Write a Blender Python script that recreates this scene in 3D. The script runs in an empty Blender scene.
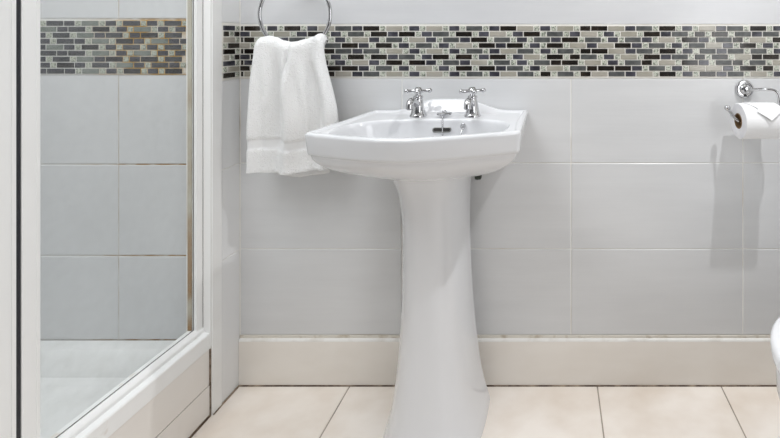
import bpy, bmesh, math, random
from mathutils import Vector, Matrix
random.seed(7)
PI = math.pi
C = bpy.context.scene.collection

# ------------------------------------------------------------------ materials
def new_mat(name):
    m = bpy.data.materials.new(name); m.use_nodes = True
    nt = m.node_tree
    return m, nt, nt.nodes['Principled BSDF']

def setv(b, **k):
    for n, v in k.items():
        n = n.replace('_', ' ')
        if n in b.inputs: b.inputs[n].default_value = v

def rgb(c): return (c[0], c[1], c[2], 1.0)

def mat(name, col, rough=.5, metal=0.0, col2=None, nscale=8.0, nstretch=(1,1,1), detail=3.0,
        lo=.35, hi=.65, bump=0.0, bscale=None, bstretch=None, coat=0.0, spec=.5, sheen=0.0):
    """principled material whose colour drifts between col and col2 with object space noise"""
    m, nt, b = new_mat(name)
    N, L = nt.nodes, nt.links
    setv(b, Roughness=rough, Metallic=metal, Specular_IOR_Level=spec, Coat_Weight=coat, Sheen_Weight=sheen)
    b.inputs['Base Color'].default_value = rgb(col)
    tc = N.new('ShaderNodeTexCoord')
    if col2:
        mp = N.new('ShaderNodeMapping'); mp.inputs['Scale'].default_value = nstretch
        L.new(tc.outputs['Object'], mp.inputs['Vector'])
        nz = N.new('ShaderNodeTexNoise'); nz.inputs['Scale'].default_value = nscale; nz.inputs['Detail'].default_value = detail
        L.new(mp.outputs['Vector'], nz.inputs['Vector'])
        cr = N.new('ShaderNodeValToRGB')
        cr.color_ramp.elements[0].position = lo; cr.color_ramp.elements[0].color = rgb(col)
        cr.color_ramp.elements[1].position = hi; cr.color_ramp.elements[1].color = rgb(col2)
        L.new(nz.outputs['Fac'], cr.inputs['Fac']); L.new(cr.outputs['Color'], b.inputs['Base Color'])
    if bump:
        mp2 = N.new('ShaderNodeMapping'); mp2.inputs['Scale'].default_value = bstretch or (1,1,1)
        L.new(tc.outputs['Object'], mp2.inputs['Vector'])
        n2 = N.new('ShaderNodeTexNoise'); n2.inputs['Scale'].default_value = bscale or 60.0; n2.inputs['Detail'].default_value = 2.0
        L.new(mp2.outputs['Vector'], n2.inputs['Vector'])
        bp = N.new('ShaderNodeBump'); bp.inputs['Strength'].default_value = bump; bp.inputs['Distance'].default_value = .002
        L.new(n2.outputs['Fac'], bp.inputs['Height']); L.new(bp.outputs['Normal'], b.inputs['Normal'])
    return m

def stain_mat(name, clean, stain, axis, a, b_, rough=.8, nscale=14.0, strength=1.0):
    """grout whose dirt grows along one object axis from a to b_"""
    m, nt, b = new_mat(name); N, L = nt.nodes, nt.links
    setv(b, Roughness=rough)
    tc = N.new('ShaderNodeTexCoord'); sp = N.new('ShaderNodeSeparateXYZ'); L.new(tc.outputs['Object'], sp.inputs[0])
    mr = N.new('ShaderNodeMapRange'); mr.inputs['From Min'].default_value = a; mr.inputs['From Max'].default_value = b_
    mr.inputs['To Max'].default_value = strength
    L.new(sp.outputs[axis], mr.inputs['Value'])
    nz = N.new('ShaderNodeTexNoise'); nz.inputs['Scale'].default_value = nscale; nz.inputs['Detail'].default_value = 3
    L.new(tc.outputs['Object'], nz.inputs['Vector'])
    cr = N.new('ShaderNodeValToRGB'); cr.color_ramp.elements[0].position = .32; cr.color_ramp.elements[1].position = .6
    L.new(nz.outputs['Fac'], cr.inputs['Fac'])
    mu = N.new('ShaderNodeMath'); mu.operation = 'MULTIPLY'
    L.new(cr.outputs['Color'], mu.inputs[0]); L.new(mr.outputs['Result'], mu.inputs[1])
    mx = N.new('ShaderNodeMix'); mx.data_type = 'RGBA'
    mx.inputs[6].default_value = rgb(clean); mx.inputs[7].default_value = rgb(stain)
    L.new(mu.outputs[0], mx.inputs[0]); L.new(mx.outputs[2], b.inputs['Base Color'])
    return m

TILE = mat('wall_tile_glaze', (.655,.66,.665), .30, col2=(.69,.695,.70), nscale=3.0, nstretch=(1,1,6),
           bump=.12, bscale=14.0, bstretch=(.5,1,9), spec=.45)
NIBTILE_LIT = mat('nib_tile_lit', (.78,.785,.785), .30, col2=(.81,.81,.81), nscale=3.0, bump=.1, bscale=14.0)  # same wall tile in a lighter colour, standing in for light on the nib
TILE_UP = mat('upper_tile_glaze', (.63,.635,.65), .25, col2=(.67,.675,.685), nscale=3.0, nstretch=(1,1,6), bump=.1, bscale=14.0, bstretch=(.5,1,9))
SHTILE = mat('shower_tile_glaze', (.63,.635,.64), .35, col2=(.66,.665,.67), nscale=4.0, bump=.06, bscale=30)
GROUT = mat('tile_grout', (.86,.85,.82), .8, col2=(.66,.60,.52), nscale=5.0, lo=.5, hi=.72)
MGROUT = mat('mosaic_grout', (.86,.84,.79), .8, col2=(.78,.76,.70), nscale=9.0)
SHGROUT = stain_mat('stained_shower_grout', (.70,.69,.66), (.50,.29,.06), 0, -1.30, -1.14, nscale=20, strength=1.2)
SHJOINT = stain_mat('stained_shower_joint', (.70,.69,.67), (.36,.22,.08), 0, -1.34, -1.08, nscale=22, strength=1.3)
M_K = mat('dark_brown_glass_tile', (.008,.007,.006), .12, col2=(.024,.018,.013), nscale=18, spec=.6)
M_G = mat('charcoal_stone_tile', (.062,.066,.065), .3, col2=(.11,.115,.112), nscale=60, spec=.5)
M_T = mat('taupe_glass_tile', (.33,.315,.26), .15, col2=(.41,.385,.335), nscale=14, spec=.6)
M_B = mat('blue_grey_glass_tile', (.030,.030,.038), .14, col2=(.088,.088,.106), nscale=30, spec=.6)
M_Q = mat('crackle_glass_tile', (.54,.56,.48), .2, col2=(.15,.17,.135), nscale=260, lo=.48, hi=.62, detail=1, spec=.6)
S_K = mat('shower_dark_tile', (.010,.009,.009), .4)
S_G = mat('shower_charcoal_tile', (.032,.034,.038), .4, col2=(.06,.063,.066), nscale=90)
S_D = mat('shower_pale_green_tile', (.14,.16,.14), .4, col2=(.19,.21,.185), nscale=50)
S_B = mat('shower_blue_grey_tile', (.026,.027,.034), .4, col2=(.055,.056,.066), nscale=90)
S_Q = mat('shower_crackle_tile', (.46,.48,.40), .4, col2=(.2,.22,.18), nscale=260, lo=.45, hi=.62, detail=1)
PAINT = mat('white_paint', (.80,.80,.79), .55, col2=(.76,.755,.74), nscale=5, bump=.1, bscale=40)
DIMPAINT = mat('dark_contrast_paint', (.10,.10,.105), .7, col2=(.12,.12,.125), nscale=4)  # unseen wall kept dark so the chrome reflects some contrast
NIBPAINT = mat('white_trim_paint', (.89,.89,.88), .45, col2=(.85,.845,.83), nscale=9)
SKIRT = mat('skirting_glaze', (.86,.82,.765), .4, col2=(.82,.775,.715), nscale=6, nstretch=(1,1,2), bump=.05, bscale=30)
SKIRTCAP = mat('skirting_cap', (.86,.85,.82), .5, col2=(.74,.71,.66), nscale=25, lo=.5, hi=.75)
GRIME = mat('grimy_sealant', (.10,.065,.04), .8, col2=(.40,.32,.24), nscale=45, lo=.42, hi=.7)
FLOORT = mat('cream_floor_tile', (.92,.855,.785), .42, col2=(.76,.665,.57), nscale=5.5, nstretch=(1,1.6,1), lo=.40, hi=.78, detail=7, bump=.05, bscale=25)
FGROUT = mat('floor_grout', (.30,.26,.22), .9, col2=(.42,.36,.30), nscale=20)
CERAMIC = mat('white_ceramic', (.705,.71,.725), .09, coat=.35, spec=.55)
PEDCER = CERAMIC
CHROME = mat('chrome', (.60,.60,.61), .06, 1.0)
DARK = mat('dark_hole', (.02,.018,.016), .6)
ALU = mat('white_powder_aluminium', (.89,.89,.88), .33, col2=(.87,.87,.86), nscale=3)
ALUOLD = mat('white_rail_with_scuffs', (.89,.89,.88), .35, col2=(.62,.54,.46), nscale=22, lo=.66, hi=.80, detail=4)
SEAL = mat('black_rubber_seal', (.018,.018,.024), .55)
BOARD = mat('white_plinth_board', (.85,.815,.775), .45, col2=(.82,.78,.735), nscale=5)
TRAY = mat('white_tray_acrylic', (.78,.785,.775), .35, col2=(.73,.735,.72), nscale=30, lo=.45, hi=.7, detail=5)
RUST = stain_mat('stained_silicone', (.52,.50,.42), (.27,.14,.035), 2, 1.3, .18, nscale=9, strength=1.1)
PAPER = mat('toilet_paper', (.84,.84,.84), .95, bump=.15, bscale=240)
PAPER_END = mat('paper_roll_end', (.82,.82,.84), .95, col2=(.76,.76,.79), nscale=40)
CARD = mat('cardboard_core', (.27,.17,.085), .9, col2=(.19,.115,.055), nscale=60)
CARDIN = mat('cardboard_inside', (.24,.145,.07), .9)
BRASS = mat('dull_green_brass', (.035,.045,.035), .5, .4)
PLASTIC = mat('white_toilet_plastic', (.86,.865,.875), .22)
SILI = mat('old_white_sealant', (.74,.70,.63), .6, col2=(.45,.37,.27), nscale=30, lo=.5, hi=.75)

def towel_mat(name, base, bstr, scale):
    m, nt, b = new_mat(name); N, L = nt.nodes, nt.links
    setv(b, Roughness=1.0, Specular_IOR_Level=.1, Sheen_Weight=.1)
    b.inputs['Base Color'].default_value = rgb(base)
    tc = N.new('ShaderNodeTexCoord')
    v = N.new('ShaderNodeTexVoronoi'); v.inputs['Scale'].default_value = scale
    L.new(tc.outputs['Object'], v.inputs['Vector'])
    n = N.new('ShaderNodeTexNoise'); n.inputs['Scale'].default_value = scale*.35; n.inputs['Detail'].default_value = 3
    L.new(tc.outputs['Object'], n.inputs['Vector'])
    ad = N.new('ShaderNodeMath'); ad.operation = 'ADD'
    L.new(v.outputs['Distance'], ad.inputs[0]); L.new(n.outputs['Fac'], ad.inputs[1])
    bp = N.new('ShaderNodeBump'); bp.inputs['Strength'].default_value = bstr; bp.inputs['Distance'].default_value = .003
    L.new(ad.outputs[0], bp.inputs['Height']); L.new(bp.outputs['Normal'], b.inputs['Normal'])
    return m
TERRY = towel_mat('white_terry', (.87,.87,.865), .6, 400)
DOBBY = towel_mat('white_flat_weave', (.80,.80,.80), .15, 700)

def glass_mat():
    m, nt, b = new_mat('shower_glass'); N, L = nt.nodes, nt.links
    out = N['Material Output']; N.remove(b)
    tr = N.new('ShaderNodeBsdfTransparent'); tr.inputs['Color'].default_value = (.955,.97,.965,1)
    gl = N.new('ShaderNodeBsdfGlossy'); gl.inputs['Roughness'].default_value = .03
    
    mx = N.new('ShaderNodeMixShader'); mx.inputs[0].default_value = .03; L.new(tr.outputs[0], mx.inputs[1]); L.new(gl.outputs[0], mx.inputs[2])
    df = N.new('ShaderNodeBsdfDiffuse'); df.inputs['Color'].default_value = (.75,.77,.78,1)
    # faint diffuse haze, varied by noise
    tc = N.new('ShaderNodeTexCoord'); nz = N.new('ShaderNodeTexNoise'); nz.inputs['Scale'].default_value = 60; nz.inputs['Detail'].default_value = 4
    L.new(tc.outputs['Object'], nz.inputs['Vector'])
    mr = N.new('ShaderNodeMapRange'); mr.inputs['From Min'].default_value = .3; mr.inputs['From Max'].default_value = .75
    mr.inputs['To Min'].default_value = .05; mr.inputs['To Max'].default_value = .10
    L.new(nz.outputs['Fac'], mr.inputs['Value'])
    m2 = N.new('ShaderNodeMixShader'); L.new(mr.outputs[0], m2.inputs[0]); L.new(mx.outputs[0], m2.inputs[1]); L.new(df.outputs[0], m2.inputs[2])
    L.new(m2.outputs[0], out.inputs['Surface'])
    return m
GLASS = glass_mat()

# ------------------------------------------------------------------ mesh helpers
def obj(name, bm, mats, parent=None, smooth=False, loc=None):
    bmesh.ops.recalc_face_normals(bm, faces=bm.faces)
    me = bpy.data.meshes.new(name); bm.to_mesh(me); bm.free()
    for m in (mats if isinstance(mats, (list, tuple)) else [mats]): me.materials.append(m)
    if smooth:
        for p in me.polygons: p.use_smooth = True
    o = bpy.data.objects.new(name, me); C.objects.link(o)
    if parent is not None:
        o.parent = parent; o.matrix_parent_inverse = Matrix.Translation(-Vector(parent_world(parent)))
    if loc is not None: o.location = loc
    return o
def parent_world(p):
    v = Vector(p.location)
    q = p.parent
    while q is not None:
        v = v + Vector(q.location) - Vector(parent_world(q)) if False else v
        q = None
    return v
def smooth_by_angle(o, deg=35):
    me = o.data
    for p in me.polygons: p.use_smooth = True
    try: me.set_sharp_from_angle(angle=math.radians(deg))
    except Exception: pass
def thing(name, label, cat, loc=(0,0,0), group=None):
    o = bpy.data.objects.new(name, None); C.objects.link(o); o.location = loc; o.empty_display_size = .05
    o['label'] = label; o['category'] = cat
    if group: o['group'] = group
    return o
def tag(o, label, cat, group=None):
    o['label'] = label; o['category'] = cat
    if group: o['group'] = group
    return o
def struct(o): o['kind'] = 'structure'; return o

def face(bm, vs, mi=0):
    try:
        f = bm.faces.new(vs); f.material_index = mi; return f
    except ValueError: return None
def box(bm, x0, x1, y0, y1, z0, z1, mi=0, bev=0.0):
    v = [bm.verts.new((x, y, z)) for x in (x0, x1) for y in (y0, y1) for z in (z0, z1)]
    fs = [face(bm, [v[a] for a in q], mi) for q in ((0,1,3,2),(4,6,7,5),(0,4,5,1),(2,3,7,6),(0,2,6,4),(1,5,7,3))]
    if bev:
        es = list({e for f in fs for e in f.edges})
        r = bmesh.ops.bevel(bm, geom=es, offset=bev, segments=2, affect='EDGES', profile=.5)
        for f in r['faces']: f.material_index = mi
def chip(bm, org, ux, uz, nrm, a0, a1, b0, b1, h, bev, mi):
    """low pillow: a flat tile on a plane, a along ux, b along uz, raised h along nrm"""
    def P(a, b, n): return bm.verts.new(org + ux*a + uz*b + nrm*n)
    lo = [P(a0,b0,-.001), P(a1,b0,-.001), P(a1,b1,-.001), P(a0,b1,-.001)]
    md = [P(a0,b0,h-bev), P(a1,b0,h-bev), P(a1,b1,h-bev), P(a0,b1,h-bev)]
    hi = [P(a0+bev,b0+bev,h), P(a1-bev,b0+bev,h), P(a1-bev,b1-bev,h), P(a0+bev,b1-bev,h)]
    for r0, r1 in ((lo, md), (md, hi)):
        for i in range(4): face(bm, [r0[i], r0[(i+1)%4], r1[(i+1)%4], r1[i]], mi)
    face(bm, hi, mi)
def loft(bm, rings, cap0=True, cap1=True, mi=0, closed=True):
    R = [[bm.verts.new(p) for p in r] for r in rings]
    n = len(R[0])
    for a, b in zip(R, R[1:]):
        for i in range(n if closed else n-1):
            face(bm, [a[i], a[(i+1)%n], b[(i+1)%n], b[i]], mi)
    if cap0: face(bm, list(reversed(R[0])), mi)
    if cap1: face(bm, R[-1], mi)
    return R
def lathe(bm, prof, org=(0,0,0), axis='z', seg=28, mi=0):
    o = Vector(org); rings = []
    for r, h in prof:
        ring = []
        for i in range(seg):
            t = 2*PI*i/seg; a, b = max(r,1e-5)*math.cos(t), max(r,1e-5)*math.sin(t)
            ring.append(o + {'z': Vector((a,b,h)), 'x': Vector((h,a,b)), 'y': Vector((a,h,b))}[axis])
        rings.append(ring)
    loft(bm, rings, True, True, mi)
def tube(bm, pts, rad, seg=14, mi=0, closed=False):
    pts = [Vector(p) for p in pts]; n = len(pts)
    rads = rad if isinstance(rad, (list, tuple)) else [rad]*n
    rings = []; up = None
    for i, p in enumerate(pts):
        if closed: t = (pts[(i+1)%n]-pts[i-1]).normalized()
        else: t = (pts[min(i+1,n-1)]-pts[max(i-1,0)]).normalized()
        if up is None: up = t.orthogonal().normalized()
        up = (up - t*up.dot(t)).normalized(); w = t.cross(up)
        rings.append([p + (up*math.cos(2*PI*k/seg) + w*math.sin(2*PI*k/seg))*rads[i] for k in range(seg)])
    if closed: loft(bm, rings+[rings[0]], False, False, mi); bmesh.ops.remove_doubles(bm, verts=bm.verts, dist=1e-6)
    else: loft(bm, rings, True, True, mi)
def ball(bm, c, r, seg=16, mi=0):
    lathe(bm, [(r*math.sin(PI*k/10), -r*math.cos(PI*k/10)) for k in range(11)], c, 'z', seg, mi)
def curve(pts, n=10):
    """Catmull-Rom through the points"""
    P = [Vector(p) for p in pts]; P = [P[0]*2-P[1]] + P + [P[-1]*2-P[-2]]; out = []
    for i in range(1, len(P)-2):
        a, b, c, d = P[i-1], P[i], P[i+1], P[i+2]
        for k in range(n):
            t = k/n
            out.append(.5*((2*b)+(c-a)*t+(2*a-5*b+4*c-d)*t*t+(3*b-a-3*c+d)*t**3))
    out.append(P[-2]); return out
def sm(a, b, x):
    t = min(1, max(0, (x-a)/(b-a))); return t*t*(3-2*t)
X1, Y1, Z1 = Vector((1,0,0)), Vector((0,1,0)), Vector((0,0,1))

# ------------------------------------------------------------------ the room
# back wall is the plane y = 0, the camera looks along +y; 1 unit = 1 m
NIBX0, NIBX1, NIBD = -.976, -.907, .092
SHY = -.055                      # shower end wall
RX, LX, FY, CZ = 1.25, -1.76, -2.3, 2.2
FZ = .0054                       # floor level

# floor: tiles .358 wide
bm = bmesh.new()
box(bm, LX-.1, RX+.1, FY-.1, .1, -.06, FZ-.0015, 1)
ys = [0, -.452, -.81, -1.168, -1.526, -1.884, FY]
for k in range(-4, 5):
    a0, a1 = .131+.358*(k-1), .131+.358*k
    for j in range(len(ys)-1):
        b0, b1 = ys[j+1], ys[j]
        c0, c1 = max(a0, LX), min(a1, RX)
        if c1-c0 > .02:
            chip(bm, Vector((0,0,FZ-.004)), X1, Y1, Z1, c0+.0018, c1-.0018, b0+.0018, b1-.0018, .004, .0012, 0)
struct(obj('floor', bm, [FLOORT, FGROUT]))

# back wall
bm = bmesh.new()
box(bm, NIBX0, RX, .0015, .08, -.06, CZ, 1)
zs = [.0, .148, .398, .648, .8945]
xs = [-1.07, -.4365, .0553, .5553, 1.055, 1.26]
org = Vector((0,.004,0)); N_ = Vector((0,-1,0))
for j in range(1, 4):
    for i in range(len(xs)-1):
        x0, x1 = max(xs[i], NIBX1), min(xs[i+1], RX)
        chip(bm, org, X1, Z1, N_, x0+.0016, x1-.0016, zs[j]+.0014, zs[j+1]-.0014, .004, .0012, 0)
for z0, z1 in ((1.0505, 1.305), (1.305, 1.555), (1.555, 1.805), (1.805, 2.055), (2.055, CZ)):
    for x0, x1 in ((NIBX1, .84), (.84, RX)):
        chip(bm, org, X1, Z1, N_, x0+.0012, x1-.0012, z0+.0014, z1-.0014, .004, .0012, 2)
wall_back = struct(obj('wall_back', bm, [TILE, GROUT, TILE_UP]))

# mosaic band: rows read from left to right, capital = long chip, small = short chip, q = crackle square
ROWS = [
 ("fKqbqKqbTGbKqTqbqTqbqGqbKTqbqTqkKTbGqKqbqTbGqKqb", 240.8, 772.5),
 ("bTqTqbKqbqGqKbKqbGqKqbTqbKqGqbTqbqTqKbGqkqKqGbG", 239.6, 762.2),
 ("fkqTbGqKqbqTbqGqTbqGbKqGqbqGbKqGqbqGbqTqKbqGkqTqk", 240.8, 772.0),
 ("tqKbqGqbGKbqKqbqGqbqTqKbKqbqKqTbTKbqGqbqGTbqKqbq", 239.6, 773.2),
 ("fKqbqKqbKGbGqTqbqTqbqGqbTGqbqGqkKTbGqKqbqGbGqGqb", 240.8, 773.0),
 ("bKqTqbKqbqKqKbGqbKqKqbKqbTqKqkGqbqTqKbGqkqKqTkK", 239.6, 762.2),
 ("fbqTbGqKqbqTbqKqKbqGbTqGqbqGkKqTqbqGkqTqKbqGkqGqt", 240.8, 772.0),
 ("kqKbqGqbKKbqGqbqTqbqKqKbGqbqTqGkKKbqGqbqTTbqKqkq", 239.6, 773.4),
 ("fTqbqKqbKTbGqTqbqTqbqGqbTGqkqGqkTGbTqKqbqKbGqTqb", 240.8, 773.0)]
SHROWS = [
 ("qGbqDqbqGqbqGq", 46.2), ("DbGqKqbqDqbqb", 57.1), ("bqGqDbGqbKqG", 46.2), ("bqGbqDqKbqDbb", 50.3),
 ("bDbqKqbqGqbqGq", 46.2), ("GbGqDqbqDqbqb", 56.9), ("bqGqDbKqbKqG", 46.2), ("bqKbqGqDbqGbq", 50.6), ("bGbqDqbqKqbqK", 46.9)]
PITCH = {'L': 16.8, 'S': 10.85, 'q': 5.95, 'f': 3.3}
def kind(c): return 'q' if c == 'q' else 'f' if c == 'f' else ('L' if c.isupper() else 'S')
MI = {'K': 0, 'k': 0, 'f': 0, 'G': 1, 'g': 1, 'T': 2, 't': 2, 'B': 3, 'b': 3, 'q': 4}
PX = 1/344.0
bm = bmesh.new()
Ztop, RP = 1.0478, .01657
box(bm, NIBX1, RX, -.0006, .002, Ztop-9*RP-.0026, Ztop+.0022, 5)
org = Vector((0,-.0006,0))
for r, (s, p0, p1) in enumerate(ROWS):
    tot = sum(PITCH[kind(c)] for c in s[:-1]); k = (p1-p0)/tot
    if abs(k-1) > .025: print('mosaic row', r+1, 'scale', round(k,3))
    x = (p0-552)*PX; z1 = Ztop-RP*r; seq = s; i = 0
    while x < RX-.004:
        c = seq[i % len(seq)]; w = PITCH[kind(c)]*k*PX; i += 1
        if i > len(seq) and c == 'f': continue
        a0, a1 = max(x+.0016, NIBX1+.002), min(x+w-.0016, RX-.001)
        if a1-a0 > .003: chip(bm, org, X1, Z1, N_, a0, a1, z1-RP+.0016, z1-.0016, .0016, .0007, MI[c])
        x += w
obj('mosaic_border', bm, [M_K, M_G, M_T, M_B, M_Q, MGROUT], wall_back)

# nib wall between basin and shower
bm = bmesh.new()
box(bm, NIBX0, NIBX1-.0015, -NIBD, .002, 0, CZ, 1)
orgn = Vector((NIBX1-.004, 0, 0))
for z0, z1 in ((.002,.398),(.398,.648),(.648,.8945),(1.0535,1.305),(1.305,1.8),(1.8,CZ)):
    chip(bm, orgn, Vector((0,-1,0)), Z1, X1, .002, .0615, z0+.0014, z1-.0014, .004, .0012, 0)
wall_left = struct(obj('wall_left', bm, [NIBTILE_LIT, GROUT]))
bm = bmesh.new()
box(bm, NIBX1-.001, NIBX1+.0004, -.0635, 0, Ztop-9*RP-.0026, Ztop+.005, 5)
orgm = Vector((NIBX1+.0004, 0, 0))
NR = ["qb", "kqk", "qT", "Kq", "qK", "kqt", "qb", "Tq", "qK"]
for r, s in enumerate(NR):
    z1 = Ztop-RP*r
    W = {'L': .0425, 'S': .028, 'q': .0155}
    if len(s) == 3: W['S'] = .0205
    x = .002
    for c in s:
        w = W[kind(c)]
        if s == 'qb' and c == 'b': w = .0425
        a0, a1 = x+.0015, min(x+w-.0015, .0615)
        chip(bm, orgm, Vector((0,-1,0)), Z1, X1, a0, a1, z1-RP+.0016, z1-.0016, .0016, .0007, MI[c]); x += w
obj('mosaic_border', bm, [M_K, M_G, M_T, M_B, M_Q, MGROUT], wall_left)
bm = bmesh.new(); box(bm, NIBX1-.001, NIBX1+.0025, -NIBD-.001, -.064, 0, CZ, 0, .0008)
struct(obj('trim_1', bm, NIBPAINT))
# grimy sealant line at the foot of the nib and skirting
bm = bmesh.new()
box(bm, NIBX1+.0003, RX, -.0082, -.0050, FZ, FZ+.0028, 0)
box(bm, NIBX1+.0003, NIBX1+.0048, -NIBD, -.0051, FZ, FZ+.0026, 0)
struct(obj('trim_2', bm, GRIME))

# skirting tiles
bm = bmesh.new()
prof = [(0,FZ+.0005),(-.006,FZ+.0005),(-.006,.1330),(-.0055,.1355),(-.0040,.1385),(-.0015,.1400),(0,.1402)]
sk = [NIBX1+.0005, RX-.001]
loft(bm, [[Vector((x, y, z)) for y, z in prof] for x in sk], True, True, 0)
for f in bm.faces:
    f.normal_update()
    if f.normal.z > .15 or f.normal.z < -.15 and f.calc_center_median().z > .1: f.material_index = 1
box(bm, sk[0], sk[1], -.0014, .001, .1395, .1478, 2, .0006)
struct(obj('baseboard_back', bm, [SKIRT, SKIRTCAP, SILI]))

# shower walls
bm = bmesh.new()
box(bm, LX-.08, NIBX0, SHY+.0015, .08, 0, CZ, 1)
orgs = Vector((0, SHY+.004, 0))
sx = [LX, -1.70, -1.199, NIBX0]
for z0, z1 in ((0,.1765),(.1765,.4096),(.4096,.662),(.662,.911),(1.064,1.314),(1.314,1.814),(1.814,CZ-.002)):
    for x0, x1 in zip(sx, sx[1:]):
        chip(bm, orgs, X1, Z1, N_, x0+.0010, x1-.0010, z0+.0021, z1-.0021, .004, .0012, 0)
wall_sh = struct(obj('wall_shower', bm, [SHTILE, SHJOINT]))
bm = bmesh.new()
sZ, sRP, sS = 1.0605, .01652, 1/362.0
box(bm, LX, NIBX0-.022, SHY-.0006, SHY+.002, sZ-9*sRP-.0015, sZ+.0015, 5)
orgs = Vector((0, SHY-.0006, 0)); SMI = {'K':0,'k':0,'G':1,'D':2,'b':3,'q':4}
for r, (s, p) in enumerate(SHROWS):
    pt = {'L': 17.8, 'S': 11.1, 'q': 6.25}
    x = (p-pt[kind(s[0])]-552)*sS; z1 = sZ-sRP*r
    i = 0
    xx = x
    while i < len(s):
        c = s[i]; w = pt[kind(c)]*sS; i += 1
        a1 = min(xx+w-.0016, NIBX0-.0235)
        if a1-xx > .004: chip(bm, orgs, X1, Z1, N_, xx+.0016, a1, z1-sRP+.0016, z1-.0016, .0016, .0007, SMI[c])
        xx += w
    i = len(s)
    xx = x
    while xx > LX+.01:                      # the run behind the corner post
        i -= 1; c = s[i % len(s)]; w = pt[kind(c)]*sS; xx -= w
        if xx > LX: chip(bm, orgs, X1, Z1, N_, xx+.0016, xx+w-.0016, z1-sRP+.0016, z1-.0016, .0016, .0007, SMI[c])
obj('mosaic_border', bm, [S_K, S_G, S_D, S_B, S_Q, SHGROUT], wall_sh)
bm = bmesh.new(); box(bm, LX-.08, LX, FY, SHY+.0015, -.06, CZ)
struct(obj('wall_far_left', bm, SHTILE))
bm = bmesh.new(); box(bm, RX, RX+.08, FY, .08, -.06, CZ)
struct(obj('wall_right', bm, PAINT))
bm = bmesh.new(); box(bm, LX-.08, RX+.08, FY-.08, FY, -.06, CZ)
struct(obj('wall_front', bm, DIMPAINT))
bm = bmesh.new(); box(bm, LX-.08, RX+.08, FY-.08, .08, CZ, CZ+.06)
struct(obj('ceiling', bm, PAINT))

# ------------------------------------------------------------------ shower
FALL = .030                      # the tray edge and its plinth climb a little towards the camera
def extrude_y(bm, prof, d0, d1, mi=0, fall=0.0):
    loft(bm, [[Vector((x, -d, z+(fall*(d-.1) if z > .05 else 0))) for x, z in prof] for d in (d0, d1)], True, True, mi)
def bar_y(bm, x0, x1, d0, d1, z0, z1): extrude_y(bm, [(x0,z0),(x1,z0),(x1,z1),(x0,z1)], d0, d1, 0, FALL)
E0, E1 = NIBD+.001, 1.05
bm = bmesh.new()                         # tray with a recessed floor
tx0, tx1, td0, td1 = LX+.002, -.953, -SHY+.0008, E1
def rect(x0, x1, d0, d1, z, r, n=6):
    out = []
    for cx, cy, a in ((x1-r,-d0-r,0),(x0+r,-d0-r,90),(x0+r,-d1+r,180),(x1-r,-d1+r,270)):
        for k in range(n+1):
            t = math.radians(a+90*k/n); out.append(Vector((cx+r*math.cos(t), cy+r*math.sin(t), z)))
    return out
# the tray clears the nib, so its far edge starts in front of the nib on that side
rings = [rect(tx0, NIBX0-.002, td0, td1, FZ+.0003, .004), rect(tx0, NIBX0-.002, td0, td1, .176, .004), rect(tx0+.03, NIBX0-.012, td0+.030, td1-.03, .176, .04),
         rect(tx0+.038, NIBX0-.018, td0+.040, td1-.038, .168, .05), rect(tx0+.058, NIBX0-.03, td0+.062, td1-.058, .128, .06),
         rect(tx0+.08, NIBX0-.05, td0+.09, td1-.08, .118, .07), rect(tx0+.3, NIBX0-.25, td0+.4, td1-.4, .112, .08)]
loft(bm, rings)
box(bm, NIBX0-.0025, -.9535, -E1, -NIBD-.001, FZ+.0003, .176)
o = obj('shower_tray', bm, TRAY); smooth_by_angle(o, 30)
tag(o, 'white raised shower tray behind the glass screen, below the grey shower tiles', 'shower tray')

pl = thing('shower_plinth', 'cream boarded plinth under the shower screen with a dark seam along it', 'plinth', (-.93, -.5, 0))
bm = bmesh.new(); bar_y(bm, -.95, -.9125, E0+.001, E1, .0885, .183)
obj('upper_board', bm, BOARD, pl)
bm = bmesh.new(); bar_y(bm, -.95, -.9115, E0+.001, E1, FZ+.0005, .0865)
obj('lower_board', bm, BOARD, pl)
bm = bmesh.new(); bar_y(bm, -.948, -.9142, E0+.002, E1-.002, .084, .0925); bar_y(bm, -.948, -.9128, E0+.002, E1-.002, .1805, .1845)
box(bm, -.9145, -.9075, -E1+.002, -E0-.002, FZ, FZ+.0042); box(bm, -.914, -.9095, -E0-.0015, -E0+.0008, FZ, .183)
obj('sealant_line', bm, GRIME, pl)

sc = thing('shower_screen', 'fixed glass shower panel in a white metal frame beside the tiled nib wall', 'shower screen', (-.94, -.25, .185))
PY0, PY1 = .419, .444
bm = bmesh.new()
extrude_y(bm, [(-.952,.185),(-.9105,.185),(-.9105,.2235),(-.9125,.2265),(-.9245,.2285),(-.9255,.2295),(-.9255,.2365),(-.9275,.2395),(-.934,.2455),(-.952,.2455)], E0, PY1, 0, FALL)
obj('bottom_rail', bm, ALUOLD, sc)
bm = bmesh.new()
box(bm, -.952, -.930, -.112, -E0, .2405, 2.02, 0, .0012)
box(bm, -.9285, -.9085, -E0-.0015, -E0+.0008, .19, 2.02, 0, .0006)
obj('wall_channel', bm, ALU, sc)
bm = bmesh.new(); box(bm, -.9298, -.9290, -E0-.001, -E0+.0008, .232, 2.02); box(bm, -.9388, -.9374, -.1132, -.111, .247, 2.02)
extrude_y(bm, [(-.9395,.2450),(-.9380,.2450),(-.9380,.2468),(-.9395,.2468)], .112, PY0, 0, FALL)
obj('gasket', bm, mat('grey_gasket', (.10,.10,.095), .6), sc)
bm = bmesh.new(); box(bm, -.952, -.9418, -.1138, -.1121, .247, 2.02)
obj('stained_sealant_strip', bm, RUST, sc)
bm = bmesh.new(); face(bm, [bm.verts.new((-.939, y, z)) for y, z in ((-PY0-.004,.2455),(-.106,.2455),(-.106,2.0),(-PY0-.004,2.0))])
obj('glass_pane', bm, GLASS, sc)
bm = bmesh.new()
box(bm, -.955, -.930, -PY1, -PY0, .2405, 2.02, 0, .0012)
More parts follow.
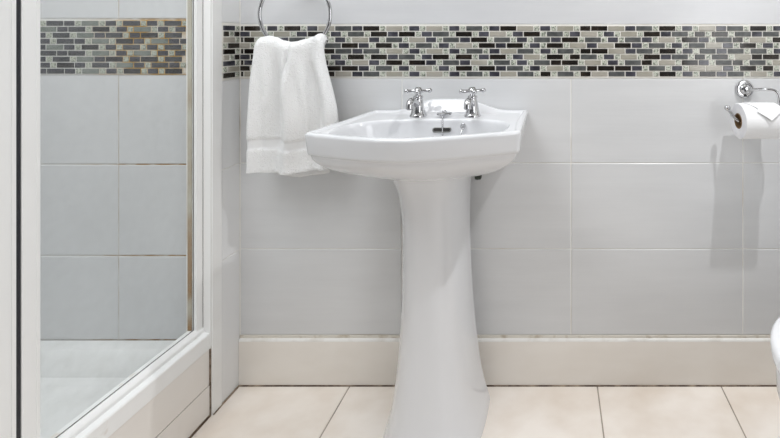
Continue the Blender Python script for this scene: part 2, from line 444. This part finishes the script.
box(bm, -.9303, -.9292, -PY0-.0062, -PY0-.0015, .2405, 2.02, 0, .0003)
obj('corner_post', bm, ALU, sc)
bm = bmesh.new(); box(bm, -.955, -.930, -PY1, -E0, 2.02, 2.05, 0, .0012)
obj('top_rail', bm, ALU, sc)

dr = thing('shower_door', 'white framed shower door with a black rubber seal, left of the fixed glass panel', 'shower door', (-.94, -.75, .25))
bm = bmesh.new(); box(bm, -.95, -.9315, -.4507, -.4446, .2605, 2.015)
obj('door_seal', bm, SEAL, dr)
bm = bmesh.new()
box(bm, -.955, -.930, -.4565, -.4508, .2605, 2.015, 0, .0008)
box(bm, -.955, -.9312, -.459, -.4566, .2605, 2.015)
box(bm, -.955, -.930, -.49, -.4591, .2605, 2.015, 0, .001)
box(bm, -.955, -.930, -1.048, -1.01, .2605, 2.015, 0, .001)
box(bm, -.955, -.930, -1.009, -.491, .2605, .295, 0, .001); box(bm, -.955, -.930, -1.009, -.491, 1.98, 2.015, 0, .001)
obj('door_frame', bm, ALU, dr)
bm = bmesh.new()
extrude_y(bm, [(-.952,.185),(-.9105,.185),(-.9105,.2235),(-.9125,.2265),(-.9245,.2285),(-.952,.2285)], PY1+.0006, E1, 0, FALL)
obj('threshold_rail', bm, ALUOLD, dr)
bm = bmesh.new(); box(bm, -.955, -.930, -E1, -PY1-.0006, 2.02, 2.05, 0, .0012)
obj('head_rail', bm, ALU, dr)
bm = bmesh.new(); face(bm, [bm.verts.new((-.943, y, z)) for y, z in ((-1.012,.283),(-.488,.283),(-.488,1.983),(-1.012,1.983))])
obj('glass_pane', bm, GLASS, dr)

# ------------------------------------------------------------------ pedestal basin
PXC = -.3085; BX = -.2935                       # centre line of the basin
sink = thing('pedestal_sink', 'white ceramic pedestal wash basin with twin chrome taps standing against the tiled wall', 'sink', (BX, -.15, 0))
RIM, DECK = .8030, .7985
def front(u): return .329-.064*(abs(u)/.2365)**1.5
out = []
def bez(a, b, c, n=8): return [tuple(a[i]*(1-t)**2+2*b[i]*t*(1-t)+c[i]*t*t for i in (0,1)) for t in [k/n for k in range(n+1)]]
HB, HF = .2235, .2385
fc = front(HF)
right = []
right += [(HB*k/14, .0) for k in range(14)]
right += bez((HB-.008,0),(HB,0),(HB+.0003,.008),4)
right += [(HB+(HF-HB)*t, fc*t) for t in [.06+.89*k/12 for k in range(13)]]
P1 = (HB+(HF-HB)*.965, fc*.965); P2 = (.2285, front(.2285))
right += bez(P1, (HF, fc), P2, 9)
right += [(u, front(u)) for u in [  .222-.222*k/20 for k in range(21)]]
half = right
outline = half + [(-u, d) for u, d in reversed(half[1:-1])]
BC = (0, .202)
def boundary(th):
    c, s = math.cos(th), math.sin(th); a = .201; b = .098 if s < 0 else .101; e = 2.7
    r = (abs(c/a)**e+abs(s/b)**e)**(-1/e); return (BC[0]+c*r, BC[1]+s*r)
def crest(u, d): return .034*(1-sm(.035, .165, abs(u)))*(1-sm(.014, .046, d))
def inset(p, k):
    # inward along the bisector towards the basin's middle
    cx, cy = 0, .16
    dx, dy = cx-p[0], cy-p[1]
    # move mostly along the nearest edge normal
    L_ = math.hypot(dx*.6, dy); return (p[0]+dx*.6/L_*k*1.05, p[1]+dy/L_*k*1.05)
V = lambda u, d, z: Vector((BX+u-.056*d, -d*(1-.14*u*min(1, d/.1))-.0012, z))
B_ = [boundary(math.atan2(d-BC[1], u-BC[0])) for u, d in outline]
rings = []
# underside, from the middle outwards
c2 = (0, .128)
def under(r):
    ring = []
    for p in outline:
        q = inset(p, .0105)
        ring.append(V(c2[0]+(q[0]-c2[0])*r, max(.0005, c2[1]+(q[1]-c2[1])*r),   .656+.095*(1-max(0, 1-r**1.5)**.58)))
    return ring
for r in (.36,.45,.55,.64,.72,.79,.85,.90,.935,.96,.98,.992,1.0): rings.append(under(r))
for k_, z_ in ((.0096,.7520),(.0080,.7530),(.0062,.7545),(.0050,.7568),(.0044,.7600)): rings.append([V(*inset(p,k_), z_) for p in outline])
def top_ring(fn, z): return [V(*fn(p,b), z+crest(*fn(p,b))) for p, b in zip(outline, B_)]
def bl(k0, t):
    def f(p, b):
        q = inset(p, k0); return (q[0]+(b[0]-q[0])*t, q[1]+(b[1]-q[1])*t)
    return f
rings.append(top_ring(bl(.0028,0), .776))
rings.append(top_ring(bl(.0005,0), RIM-.0075))
rings.append(top_ring(bl(.0008,0), RIM-.0045))
rings.append(top_ring(bl(.0022,0), RIM-.0018))
rings.append(top_ring(bl(.0045,0), RIM-.0003))
rings.append(top_ring(bl(.0075,0), RIM))
rings.append(top_ring(bl(.0120,0), RIM))
rings.append(top_ring(bl(.0150,0), RIM-.0006))
rings.append(top_ring(bl(.0185,0), RIM-.0036))
rings.append(top_ring(bl(.0215,0), DECK))
for t in (.08,.16,.24,.32,.40,.5,.62,.75,.87,.95): rings.append(top_ring(bl(.0215,t), DECK))
def bowl(q, z): return [V(BC[0]+(b[0]-BC[0])*q, BC[1]+(b[1]-BC[1])*q, z) for b in B_]
BT = [(1,.0012),(.986,.0038),(.972,.009),(.958,.018),(.944,.030),(.925,.044),(.895,.059),(.845,.074),(.77,.086),(.66,.094),(.5,.099),(.3,.102),(.12,.103)]
rings += [bowl(q, DECK-z) for q, z in BT]
bm = bmesh.new(); loft(bm, rings)
basin = obj('basin', bm, CERAMIC, sink); smooth_by_angle(basin, 75)
def bowl_back(z):
    """depth of the back wall of the bowl at height z"""
    h = DECK-z
    for (q0, a), (q1, b) in zip(BT, BT[1:]):
        if a <= h <= b: return BC[1]-.098*(q0+(q1-q0)*(h-a)/(b-a))
    return BC[1]-.098

# waste in the bowl floor
bm = bmesh.new(); zb = DECK-.103
lathe(bm, [(.021,.001),(.021,.0035),(.017,.004),(.0155,.002)], (BX, -BC[1], zb), 'z')
obj('waste_outlet', bm, CHROME, basin, True)

# overflow slot in the back wall of the bowl
def slot(w, h, n=10):
    return [( (w/2-h/2)*(1 if math.cos(t) >= 0 else -1)+h/2*math.cos(t), h/2*math.sin(t)) for t in [2*PI*(k+.5)/(2*n) for k in range(2*n)]]
ox, oz = -.2885, .7715
od = bowl_back(oz)-.0003; tilt = .38
bm = bmesh.new()
def slotring(w, h, off):
    return [Vector((ox+a, -(od+off)-.0012-b*0.0+ (b*tilt), oz+b)) for a, b in slot(w, h)]
loft(bm, [slotring(.050,.0135,-.006), slotring(.050,.0135,.0012), slotring(.0475,.011,.0022), slotring(.043,.0075,.0016)], True, False)
obj('overflow_surround', bm, mat('dull_metal', (.30,.30,.29), .35, .9), basin, True)
bm = bmesh.new(); loft(bm, [slotring(.0445,.0085,-.004), slotring(.0445,.0085,.0017)])
obj('overflow_slot', bm, DARK, basin)

# pedestal
ped = [(0,.1295,.262),(.012,.1275,.259),(.03,.1225,.252),(.06,.1135,.243),(.10,.105,.235),(.15,.0985,.2275),(.22,.0905,.220),(.30,.0845,.2135),
       (.38,.0805,.2095),(.46,.0785,.2075),(.54,.0785,.2075),(.60,.0815,.2105),(.635,.0865,.2155),(.658,.0930,.2225),(.672,.0970,.229),(.686,.1005,.234)]
bm = bmesh.new(); rings = []
for z, w, df in ped:
    ring = []
    for k in range(49):
        t = PI*k/48; c, s = math.cos(t), math.sin(t)
        ring.append(Vector((PXC+.007*(1-z/.7)-.004*sm(.55,.69,z)+w*(1 if c >= 0 else -1)*abs(c)**.72, -(.048+(df-.048)*abs(s)**.74), z+.0005)))
    rings.append([Vector((p.x,p.y,FZ+.0004+z*(1-FZ/.686))) for p in ring])
loft(bm, rings); pedo = obj('pedestal', bm, PEDCER, sink); smooth_by_angle(pedo, 50)

# taps
def make_tap(x, d, rot):
    z0 = DECK
    bm = bmesh.new()
    lathe(bm, [(.0222,0),(.0222,.0045),(.0208,.0062),(.0196,.008),(.0172,.018),(.0150,.030),(.0126,.042),(.0112,.048),(.0128,.0495),(.0132,.0535),(.0120,.056),(.0080,.0570),(.0070,.060),(.0070,.062)], (x,-d,z0))
    t = obj('tap', bm, CHROME, sink); smooth_by_angle(t, 40)
    bm = bmesh.new()
    path = curve([(x,-d+.002,z0+.026),(x,-d-.020,z0+.040),(x,-d-.042,z0+.0475),(x,-d-.056,z0+.0475),(x,-d-.0635,z0+.041),(x,-d-.0645,z0+.031)], 6)
    n = len(path); rr = [.0088 + .0006*math.sin(PI*i/(n-1)) for i in range(n)]
    rr[-1] = .0092; rr[-2] = .0096; rr[-3] = .0094
    tube(bm, path, rr, 18)
    s = obj('spout', bm, CHROME, t); smooth_by_angle(s, 45)
    bm = bmesh.new(); lathe(bm, [(.0066,-.0012),(.0066,.001)], path[-1], 'z', 18)
    obj('aerator', bm, DARK, t)
    bm = bmesh.new(); c = Vector((x,-d,z0+.0690))
    lathe(bm, [(.0075,-.0085),(.0105,-.005),(.0115,0),(.0105,.0045),(.0085,.0065),(.0082,.0085),(.0055,.0102),(0,.0106)], c)
    for k in range(4):
        a = rot+PI/2*k; e = Vector((math.cos(a), math.sin(a), 0))
        tube(bm, [c+e*.006, c+e*.015, c+e*.022, c+e*.0265], [.0056,.0042,.0044,.0052], 12)
        ball(bm, c+e*.0300, .0066, 14)
    h = obj('cross_handle', bm, CHROME, t); smooth_by_angle(h, 40)
make_tap(-.3645, .070, math.radians(16)); make_tap(-.2165, .070, math.radians(22))

# chain stay with bead chain, small chrome ring with a tail
bm = bmesh.new()
lathe(bm, [(.0070,0),(.0070,.005),(.0185,.006),(.0200,.0075),(.0200,.0115),(.0175,.0132),(.0060,.0135),(.0055,.0165),(.0035,.0185),(0,.019)], (-.2905,-.080,DECK))
stay = obj('chain_stay', bm, CHROME, sink); smooth_by_angle(stay, 35)
bm = bmesh.new()
pts = [(-.3005,-.1015,DECK+.009)]
for k in range(15):
    z = DECK-.010-.0052*k
    pts.append((-.2868, -bowl_back(z)-.0026, z))
path = curve([(-.2890,-.1000,DECK+.0085),(-.2880,-.1055,DECK+.0032)]+[p for p in pts[1:]], 4)
tube(bm, path, .0011, 8)
L_ = 0; last = path[0]
for p in path:
    L_ += (p-last).length; last = p
    if L_ > .0036: ball(bm, p, .0019, 8); L_ = 0
obj('bead_chain', bm, CHROME, stay, True)
bm = bmesh.new(); zz = .781; px = -.2320; dd = bowl_back(zz)+.003
tube(bm, [(px+.0055*math.cos(t), -dd-.0035-.3*.0055*math.sin(t)*-1, zz+.0062*math.sin(t)) for t in [2*PI*k/20 for k in range(20)]], .0017, 10, closed=True)
tube(bm, curve([(px-.001,-dd-.003,zz-.006),(px-.0025,-dd-.008,zz-.012),(px-.0035,-dd-.012,zz-.018)],4), .0018, 8)
ball(bm, (px-.0035,-dd-.012,zz-.019), .0028, 10)
obj('ring_with_tail', bm, CHROME, sink, True)

# pipe and valve behind the pedestal
pv = thing('supply_pipe', 'dark green brass pipe fitting under the basin behind the pedestal', 'pipe', (-.212,-.035,.40))
bm = bmesh.new(); tube(bm, [(-.250,-.025,.32),(-.250,-.025,.67)], .0055, 12); tube(bm, curve([(-.250,-.025,.32),(-.250,-.022,.30),(-.250,-.014,.292),(-.250,-.001,.292)],4), .0055, 12)
obj('pipe', bm, BRASS, pv, True)
bm = bmesh.new(); lathe(bm, [(.007,-.016),(.0105,-.014),(.0105,-.006),(.0085,-.004),(.0085,.004),(.0105,.006),(.0105,.014),(.007,.016)], (-.250,-.025,.632), 'z', 6)
tube(bm, [(-.250,-.025,.632),(-.2165,-.029,.624)], [.0045,.005], 10); lathe(bm, [(.006,-.002),(.0125,0),(.0135,.006),(.0125,.015),(.008,.017)], (-.2165,-.029,.624), 'x', 12)
obj('valve', bm, BRASS, pv)

# ------------------------------------------------------------------ towel ring and towel
RC = Vector((-.7085,-.058,1.0765)); RR = .0975
tr = thing('towel_ring', 'round chrome towel ring on the wall above the white towel', 'towel ring', (RC.x,-.03,RC.z+RR))
bm = bmesh.new(); tube(bm, [RC+Vector((RR*math.cos(t), 0, RR*math.sin(t))) for t in [2*PI*k/72 for k in range(72)]], .0049, 16, closed=True)
obj('ring', bm, CHROME, tr, True)
bm = bmesh.new()
lathe(bm, [(.027,.0008),(.027,-.004),(.024,-.008),(.012,-.010),(.010,-.014),(.0085,-.030),(.0085,-.050),(.012,-.053),(.0125,-.060),(.010,-.066),(0,-.068)], (RC.x,-.002,RC.z+RR+.010), 'y')
o = obj('wall_mount', bm, CHROME, tr); smooth_by_angle(o, 40)

NS = 84
def interp(tab, x):
    for (a, va), (b, vb) in zip(tab, tab[1:]):
        if x <= b: 
            t = (x-a)/(b-a) if b > a else 0; t = max(0, t); t = t*t*(3-2*t); return va+(vb-va)*t
    return tab[-1][1]
TOPZ = [(0,1.003),(.05,1.0125),(.14,1.0155),(.24,1.011),(.36,1.002),(.46,.9985),(.56,1.000),(.68,1.006),(.80,1.013),(.90,1.0215),(.95,1.0205),(1,1.006)]
def xl(v): return -.8035-.0135*v**.8      # left edge, v = 0 top .. 1 hem
def xr(v): return -.6190+.041*sm(0,.66,v)-.017*sm(.72,1,v)
def front_pt(s, v):
    x = xl(v)+(xr(v)-xl(v))*s
    zt = interp(TOPZ, s); zb = .6515+.004*math.sin(s*2.6)*-1+.012*sm(.45,1,s)
    z = zt+(zb-zt)*v
    a = (1.9-.8*sm(.6,1,v))*(.35+.65*sm(0,.35,v))
    w = (.0068*math.cos(2*PI*(s*2.15-.12+.10*v))+.0035*math.cos(2*PI*(s*4.3+.25-.22*v))*sm(0,.3,v))*a
    # gathered pleat running down from the middle of the ring
    ctr = .50-.20*sm(0,.55,v)
    w += -.0085*math.exp(-((s-ctr)/.035)**2)*(1-sm(.15,.5,v))
    w += .007*math.exp(-((s-ctr-.10)/.07)**2)*(1-sm(.2,.75,v))
    ed = .006*(math.exp(-s/.03)+math.exp(-(1-s)/.03))
    d = .0775+.004*v+w-ed-.0028*sm(.742,.756,v)*(1-sm(.826,.840,v))
    return Vector((x, -d, z))
def back_pt(s, v):
    f = front_pt(s, min(1,v))
    x = f.x - .030*s*sm(0,.08,v) + .002
    zt = interp(TOPZ, s); zb = .6215+.030*abs(s-.56)
    z = zt+(zb-zt)*v
    d = .0385+.003*math.cos(2*PI*(s*1.8+.3))*sm(0,.4,v)
    return Vector((x, -d, z))
ribbon = []
NV = 90
for j in range(NV+1):
    v = 1-j/NV; ribbon.append(('f', v))
grid = []
for tag_, v in ribbon:
    row = [front_pt(i/NS, v) for i in range(NS+1)]
    if v < .06:
        k = v/.06                          # roll over the ring
        for i in range(NS+1):
            s = i/NS; zt = interp(TOPZ, s); f = front_pt(s, .06); hh = zt-f.z
            ang = (1-k)*PI/2; midd = .058; rad = -f.y-midd
            row[i] = Vector((front_pt(s, v).x, -(midd+rad*math.cos(ang)), f.z+hh*math.sin(ang)))
    grid.append((v, 'f', row))
for j in range(1, 50):
    v = j/49; row = [back_pt(i/NS, v) for i in range(NS+1)]
    if v < .08:
        k = v/.08
        for i in range(NS+1):
            s = i/NS; b = back_pt(s, .08); zt = interp(TOPZ, s); ang = (1-k)*PI/2; midd = .058
            row[i] = Vector((b.x*(k)+front_pt(s,0).x*(1-k), -(midd-(midd+b.y)*math.cos(ang)), b.z+(zt-b.z)*math.sin(ang)))
    grid.append((v, 'b', row))
bm = bmesh.new(); prev = None
for v, side, row in grid:
    cur = [bm.verts.new(p) for p in row]
    if prev:
        mi = 1 if side == 'f' and .752 < v < .830 else 0
        for i in range(NS): face(bm, [prev[i], prev[i+1], cur[i+1], cur[i]], mi)
    prev = cur
tow = obj('hand_towel', bm, [TERRY, DOBBY], None, True)
tow.data.update()
md = tow.modifiers.new('thick', 'SOLIDIFY'); md.thickness = .0055; md.offset = 0
tag(tow, 'white terry hand towel draped over the chrome ring left of the basin', 'towel')
# hem: a ribbed strip along the front bottom edge
bm = bmesh.new()
for rowi in range(1):
    up = []; dn = []; up2 = []; dn2 = []
    n = 132
    for i in range(n+1):
        s = i/n; p = front_pt(s, 1.0); rib = .0011*math.cos(i*PI)
        p2 = front_pt(s, .967)
        up.append(p2+Vector((0,-.0034,0))); dn.append(p+Vector((0,-.0036-rib,-.001)))
        up2.append(p2+Vector((0,.0030,0))); dn2.append(p+Vector((0,.0030,-.001)))
    loft(bm, [[up[i], dn[i], dn2[i], up2[i]] for i in range(n+1)])
obj('hem', bm, TERRY, tow)

# ------------------------------------------------------------------ toilet roll and holder
hx, hz = .5585, .8635
th = thing('toilet_roll_holder', 'chrome open arm holder with a round wall plate carrying the toilet roll', 'toilet roll holder', (hx,-.005,hz))
bm = bmesh.new()
lathe(bm, [(.0265,-.0008),(.0265,-.004),(.0245,-.0072),(.0215,-.0076),(.0205,-.0055),(.0165,-.0055),(.0155,-.009),(.0125,-.0125),(.009,-.014),(.008,-.020),(0,-.021)], (hx,0,hz), 'y', 36)
o = obj('wall_plate', bm, CHROME, th); smooth_by_angle(o, 35)
bm = bmesh.new(); tube(bm, [(hx+.001,-.0062,hz-.0185),(hx+.001,-.0095,hz-.0185)], .0028, 10)
obj('grub_screw', bm, DARK, th)
RD, RZ, RXL, RW = .070, .7855, .507, .104
arm = curve([(hx,-.013,hz),(hx+.006,-.026,hz+.0005),(hx+.020,-.043,hz+.004),(.592,-.058,hz+.006),(.6075,-.066,hz+.004),(.6165,-.070,hz-.008),(.6195,-.070,hz-.035),(.6185,-.070,RZ+.010),(.613,-.070,RZ+.001),(.600,-.070,RZ),(.52,-.070,RZ),(.506,-.068,RZ+.003),(.4985,-.060,RZ+.012),(.491,-.050,RZ+.026)], 8)
bm = bmesh.new(); tube(bm, arm, .0044, 14)
obj('arm', bm, CHROME, th, True)
bm = bmesh.new(); ball(bm, Vector((.4885,-.047,RZ+.0315)), .0085, 20)
obj('ball_tip', bm, CHROME, th, True)

rl = thing('toilet_roll', 'white toilet roll with its end folded to a point, hanging on the chrome holder', 'toilet roll', (RXL+RW/2,-RD,RZ-.05))
def cyl_ring(r, x, n=64, cz=0): return [Vector((x, -RD+r*math.cos(2*PI*k/n), RZ+cz+r*math.sin(2*PI*k/n))) for k in range(n)]
bm = bmesh.new(); R0 = .0478; rc = .0195
RZs = RZ
loft(bm, [cyl_ring(rc+.0008,RXL+.001), cyl_ring(rc+.003,RXL+.0002), cyl_ring(R0-.0025,RXL), cyl_ring(R0-.0008,RXL+.0006), cyl_ring(R0,RXL+.002), cyl_ring(R0,RXL+RW-.002), cyl_ring(R0-.001,RXL+RW), cyl_ring(rc+.0008,RXL+RW)], False, False)
for f in bm.faces:
    f.normal_update()
    if abs(f.normal.x) > .8: f.material_index = 1
o = obj('paper', bm, [PAPER, PAPER_END], rl); smooth_by_angle(o, 40)
bm = bmesh.new()
loft(bm, [cyl_ring(rc-.0012,RXL+RW), cyl_ring(rc+.0012,RXL+RW), cyl_ring(rc+.0012,RXL-.0004), cyl_ring(rc-.0012,RXL-.0004)], False, False)
R = cyl_ring(rc-.0012,RXL-.0004)
n0 = len(bm.faces)
loft(bm, [cyl_ring(rc-.0012,RXL-.0004), cyl_ring(rc-.0012,RXL+RW)], False, False, 1)
o = obj('cardboard_core', bm, [CARD, CARDIN], rl); smooth_by_angle(o, 40)
# pointed flap lying on the outside of the roll: angle 90 = top, 180 = towards the camera
def on_roll(x, deg, off): 
    a = math.radians(deg); return Vector((x, -RD+(R0+off)*math.cos(a), RZ+(R0+off)*math.sin(a)))
bm = bmesh.new()
def flap(bm, poly, off, n=12, th_=.0007):
    """poly: (x, deg) triangle a,b,tip ; subdivided so it bends with the roll"""
    a, b, t = poly; rows = []
    for i in range(n+1):
        k = i/n; row = []
        for j in range(n+1):
            l = j/n
            x = (a[0]*(1-l)+b[0]*l)*(1-k)+t[0]*k; g = (a[1]*(1-l)+b[1]*l)*(1-k)+t[1]*k
            row.append((x, g))
        rows.append(row)
    lo = [[bm.verts.new(on_roll(x,g,off(k/n))) for x, g in row] for k, row in enumerate(rows)]
    hi = [[bm.verts.new(on_roll(x,g,off(k/n)+th_)) for x, g in row] for k, row in enumerate(rows)]
    for G in (lo, hi):
        for i in range(n):
            for j in range(n): face(bm, [G[i][j], G[i][j+1], G[i+1][j+1], G[i+1][j]])
    for i in range(n):
        face(bm, [lo[i][0], lo[i+1][0], hi[i+1][0], hi[i][0]]); face(bm, [lo[i][n], lo[i+1][n], hi[i+1][n], hi[i][n]])
xL, xR, xm = RXL+.004, RXL+RW-.002, RXL+.062
flap(bm, ((xL+.006,84),(xR,84),(xm,168)), lambda k: .0010+.0045*k*k)
flap(bm, ((xm-.032,140),(xm+.036,138),(xm,167)), lambda k: .0042+.0028*k*k)
flap(bm, ((xm-.032,140),(xm+.036,138),(xm+.012,92)), lambda k: .0042-.0024*k)
bmesh.ops.remove_doubles(bm, verts=bm.verts, dist=1e-6)
o = obj('folded_end', bm, PAPER, rl); smooth_by_angle(o, 40)

# ------------------------------------------------------------------ toilet (only its rim enters the picture)
TX, TY = .414, -.43
def egg(x0, L, W, z, n=56, cy=TY):
    out = []
    for k in range(n):
        t = 2*PI*k/n; c, s = math.cos(t), math.sin(t)
        x = x0+L/2-L/2*c; w = W/2*(1-.06*c)
        out.append(Vector((x, cy+w*(1 if s >= 0 else -1)*abs(s)**.9, z)))
    return out
to = thing('toilet', 'white toilet bowl and seat cut off by the right picture edge', 'toilet', (.8, TY, 0))
bm = bmesh.new()
loft(bm, [egg(TX+.115,.44,.23,FZ+.0004), egg(TX+.118,.43,.225,.03), egg(TX+.115,.42,.21,.12), egg(TX+.060,.47,.26,.20), egg(TX+.022,.51,.32,.28), egg(TX+.008,.525,.35,.34), egg(TX+.008,.525,.355,.382), egg(TX+.012,.52,.35,.39)])
o = obj('bowl', bm, CERAMIC, to); smooth_by_angle(o, 45)
bm = bmesh.new()
loft(bm, [egg(TX+.012,.47,.345,.391), egg(TX+.003,.478,.362,.394), egg(TX+.001,.48,.365,.402), egg(TX+.004,.475,.36,.4085)])
o = obj('seat', bm, PLASTIC, to); smooth_by_angle(o, 60)
bm = bmesh.new()
loft(bm, [egg(TX+.006,.468,.355,.4095), egg(TX,.475,.366,.413), egg(TX+.0005,.474,.365,.421), egg(TX+.006,.465,.355,.4275), egg(TX+.03,.42,.31,.4315), egg(TX+.12,.24,.17,.433)])
o = obj('lid', bm, PLASTIC, to); smooth_by_angle(o, 60)
bm = bmesh.new()
loft(bm, [rect(1.03,1.235,-TY-.18,-TY+.18,.39,.03), rect(1.02,1.238,-TY-.19,-TY+.19,.60,.03), rect(1.02,1.238,-TY-.19,-TY+.19,.76,.03)])
ci = obj('cistern', bm, CERAMIC, to); smooth_by_angle(ci, 40)
bm = bmesh.new()
loft(bm, [rect(1.012,1.24,-TY-.2,-TY+.2,.761,.03), rect(1.01,1.242,-TY-.202,-TY+.202,.785,.03), rect(1.02,1.232,-TY-.19,-TY+.19,.795,.03)])
cl = obj('cistern_lid', bm, CERAMIC, to); smooth_by_angle(cl, 40)
bm = bmesh.new(); lathe(bm, [(.022,0),(.022,.005),(.019,.007),(0,.0065)], (1.125,TY,.795))
obj('flush_button', bm, CHROME, to)
bm = bmesh.new(); box(bm, .93, 1.03, TY-.12, TY+.12, .30, .389, 0, .01)
obj('pan_shelf', bm, CERAMIC, to)

# ------------------------------------------------------------------ light
def light(name, kind_, loc, energy, rot=(0,0,0), **k):
    l = bpy.data.lights.new(name, kind_); l.energy = energy
    for a, v in k.items(): setattr(l, a, v)
    o = bpy.data.objects.new(name, l); C.objects.link(o); o.location = loc; o.rotation_euler = rot; return o
# bright downlight in the ceiling near the back wall
light('downlight', 'SPOT', (.66,-.48,2.13), 58, (0,0,0), spot_size=math.radians(130), spot_blend=1.0, shadow_soft_size=.016, color=(.98,.985,1.0))
# added fill lights for the soft light of the rest of the room
light('ceiling_fill', 'AREA', (-.92,-.78,2.18), 24, (0,0,0), shape='RECTANGLE', size=1.0, size_y=1.0, color=(.955,.975,1.0))  # added fill from above, brightens the left side
light('side_fill', 'AREA', (1.2,-1.8,1.15), 10.5, (math.radians(90),0,math.radians(84)), shape='RECTANGLE', size=.8, size_y=1.3, color=(.955,.975,1.0))  # added fill facing left, brightens the nib and the shower frame
w = bpy.data.worlds.new('World'); bpy.context.scene.world = w; w.use_nodes = True
w.node_tree.nodes['Background'].inputs[0].default_value = (.9,.93,1,1); w.node_tree.nodes['Background'].inputs[1].default_value = .3

# ------------------------------------------------------------------ camera
D, H, VX, VY = 1.12, 1.0116, 552, 38
cam = bpy.data.cameras.new('Camera'); co = bpy.data.objects.new('Camera', cam); C.objects.link(co)
co.location = (0, -D, H); co.rotation_euler = (PI/2, 0, 0)
cam.sensor_width = 36; cam.sensor_fit = 'HORIZONTAL'
cam.lens = 344*D/780*36
cam.shift_x = -(VX-390)/780; cam.shift_y = -(219-VY)/780
cam.clip_start = .02
sc_ = bpy.context.scene; sc_.camera = co
sc_.view_settings.view_transform = 'Standard'; sc_.view_settings.look = 'None'
sc_.view_settings.exposure = 0.0; sc_.view_settings.gamma = 1.0
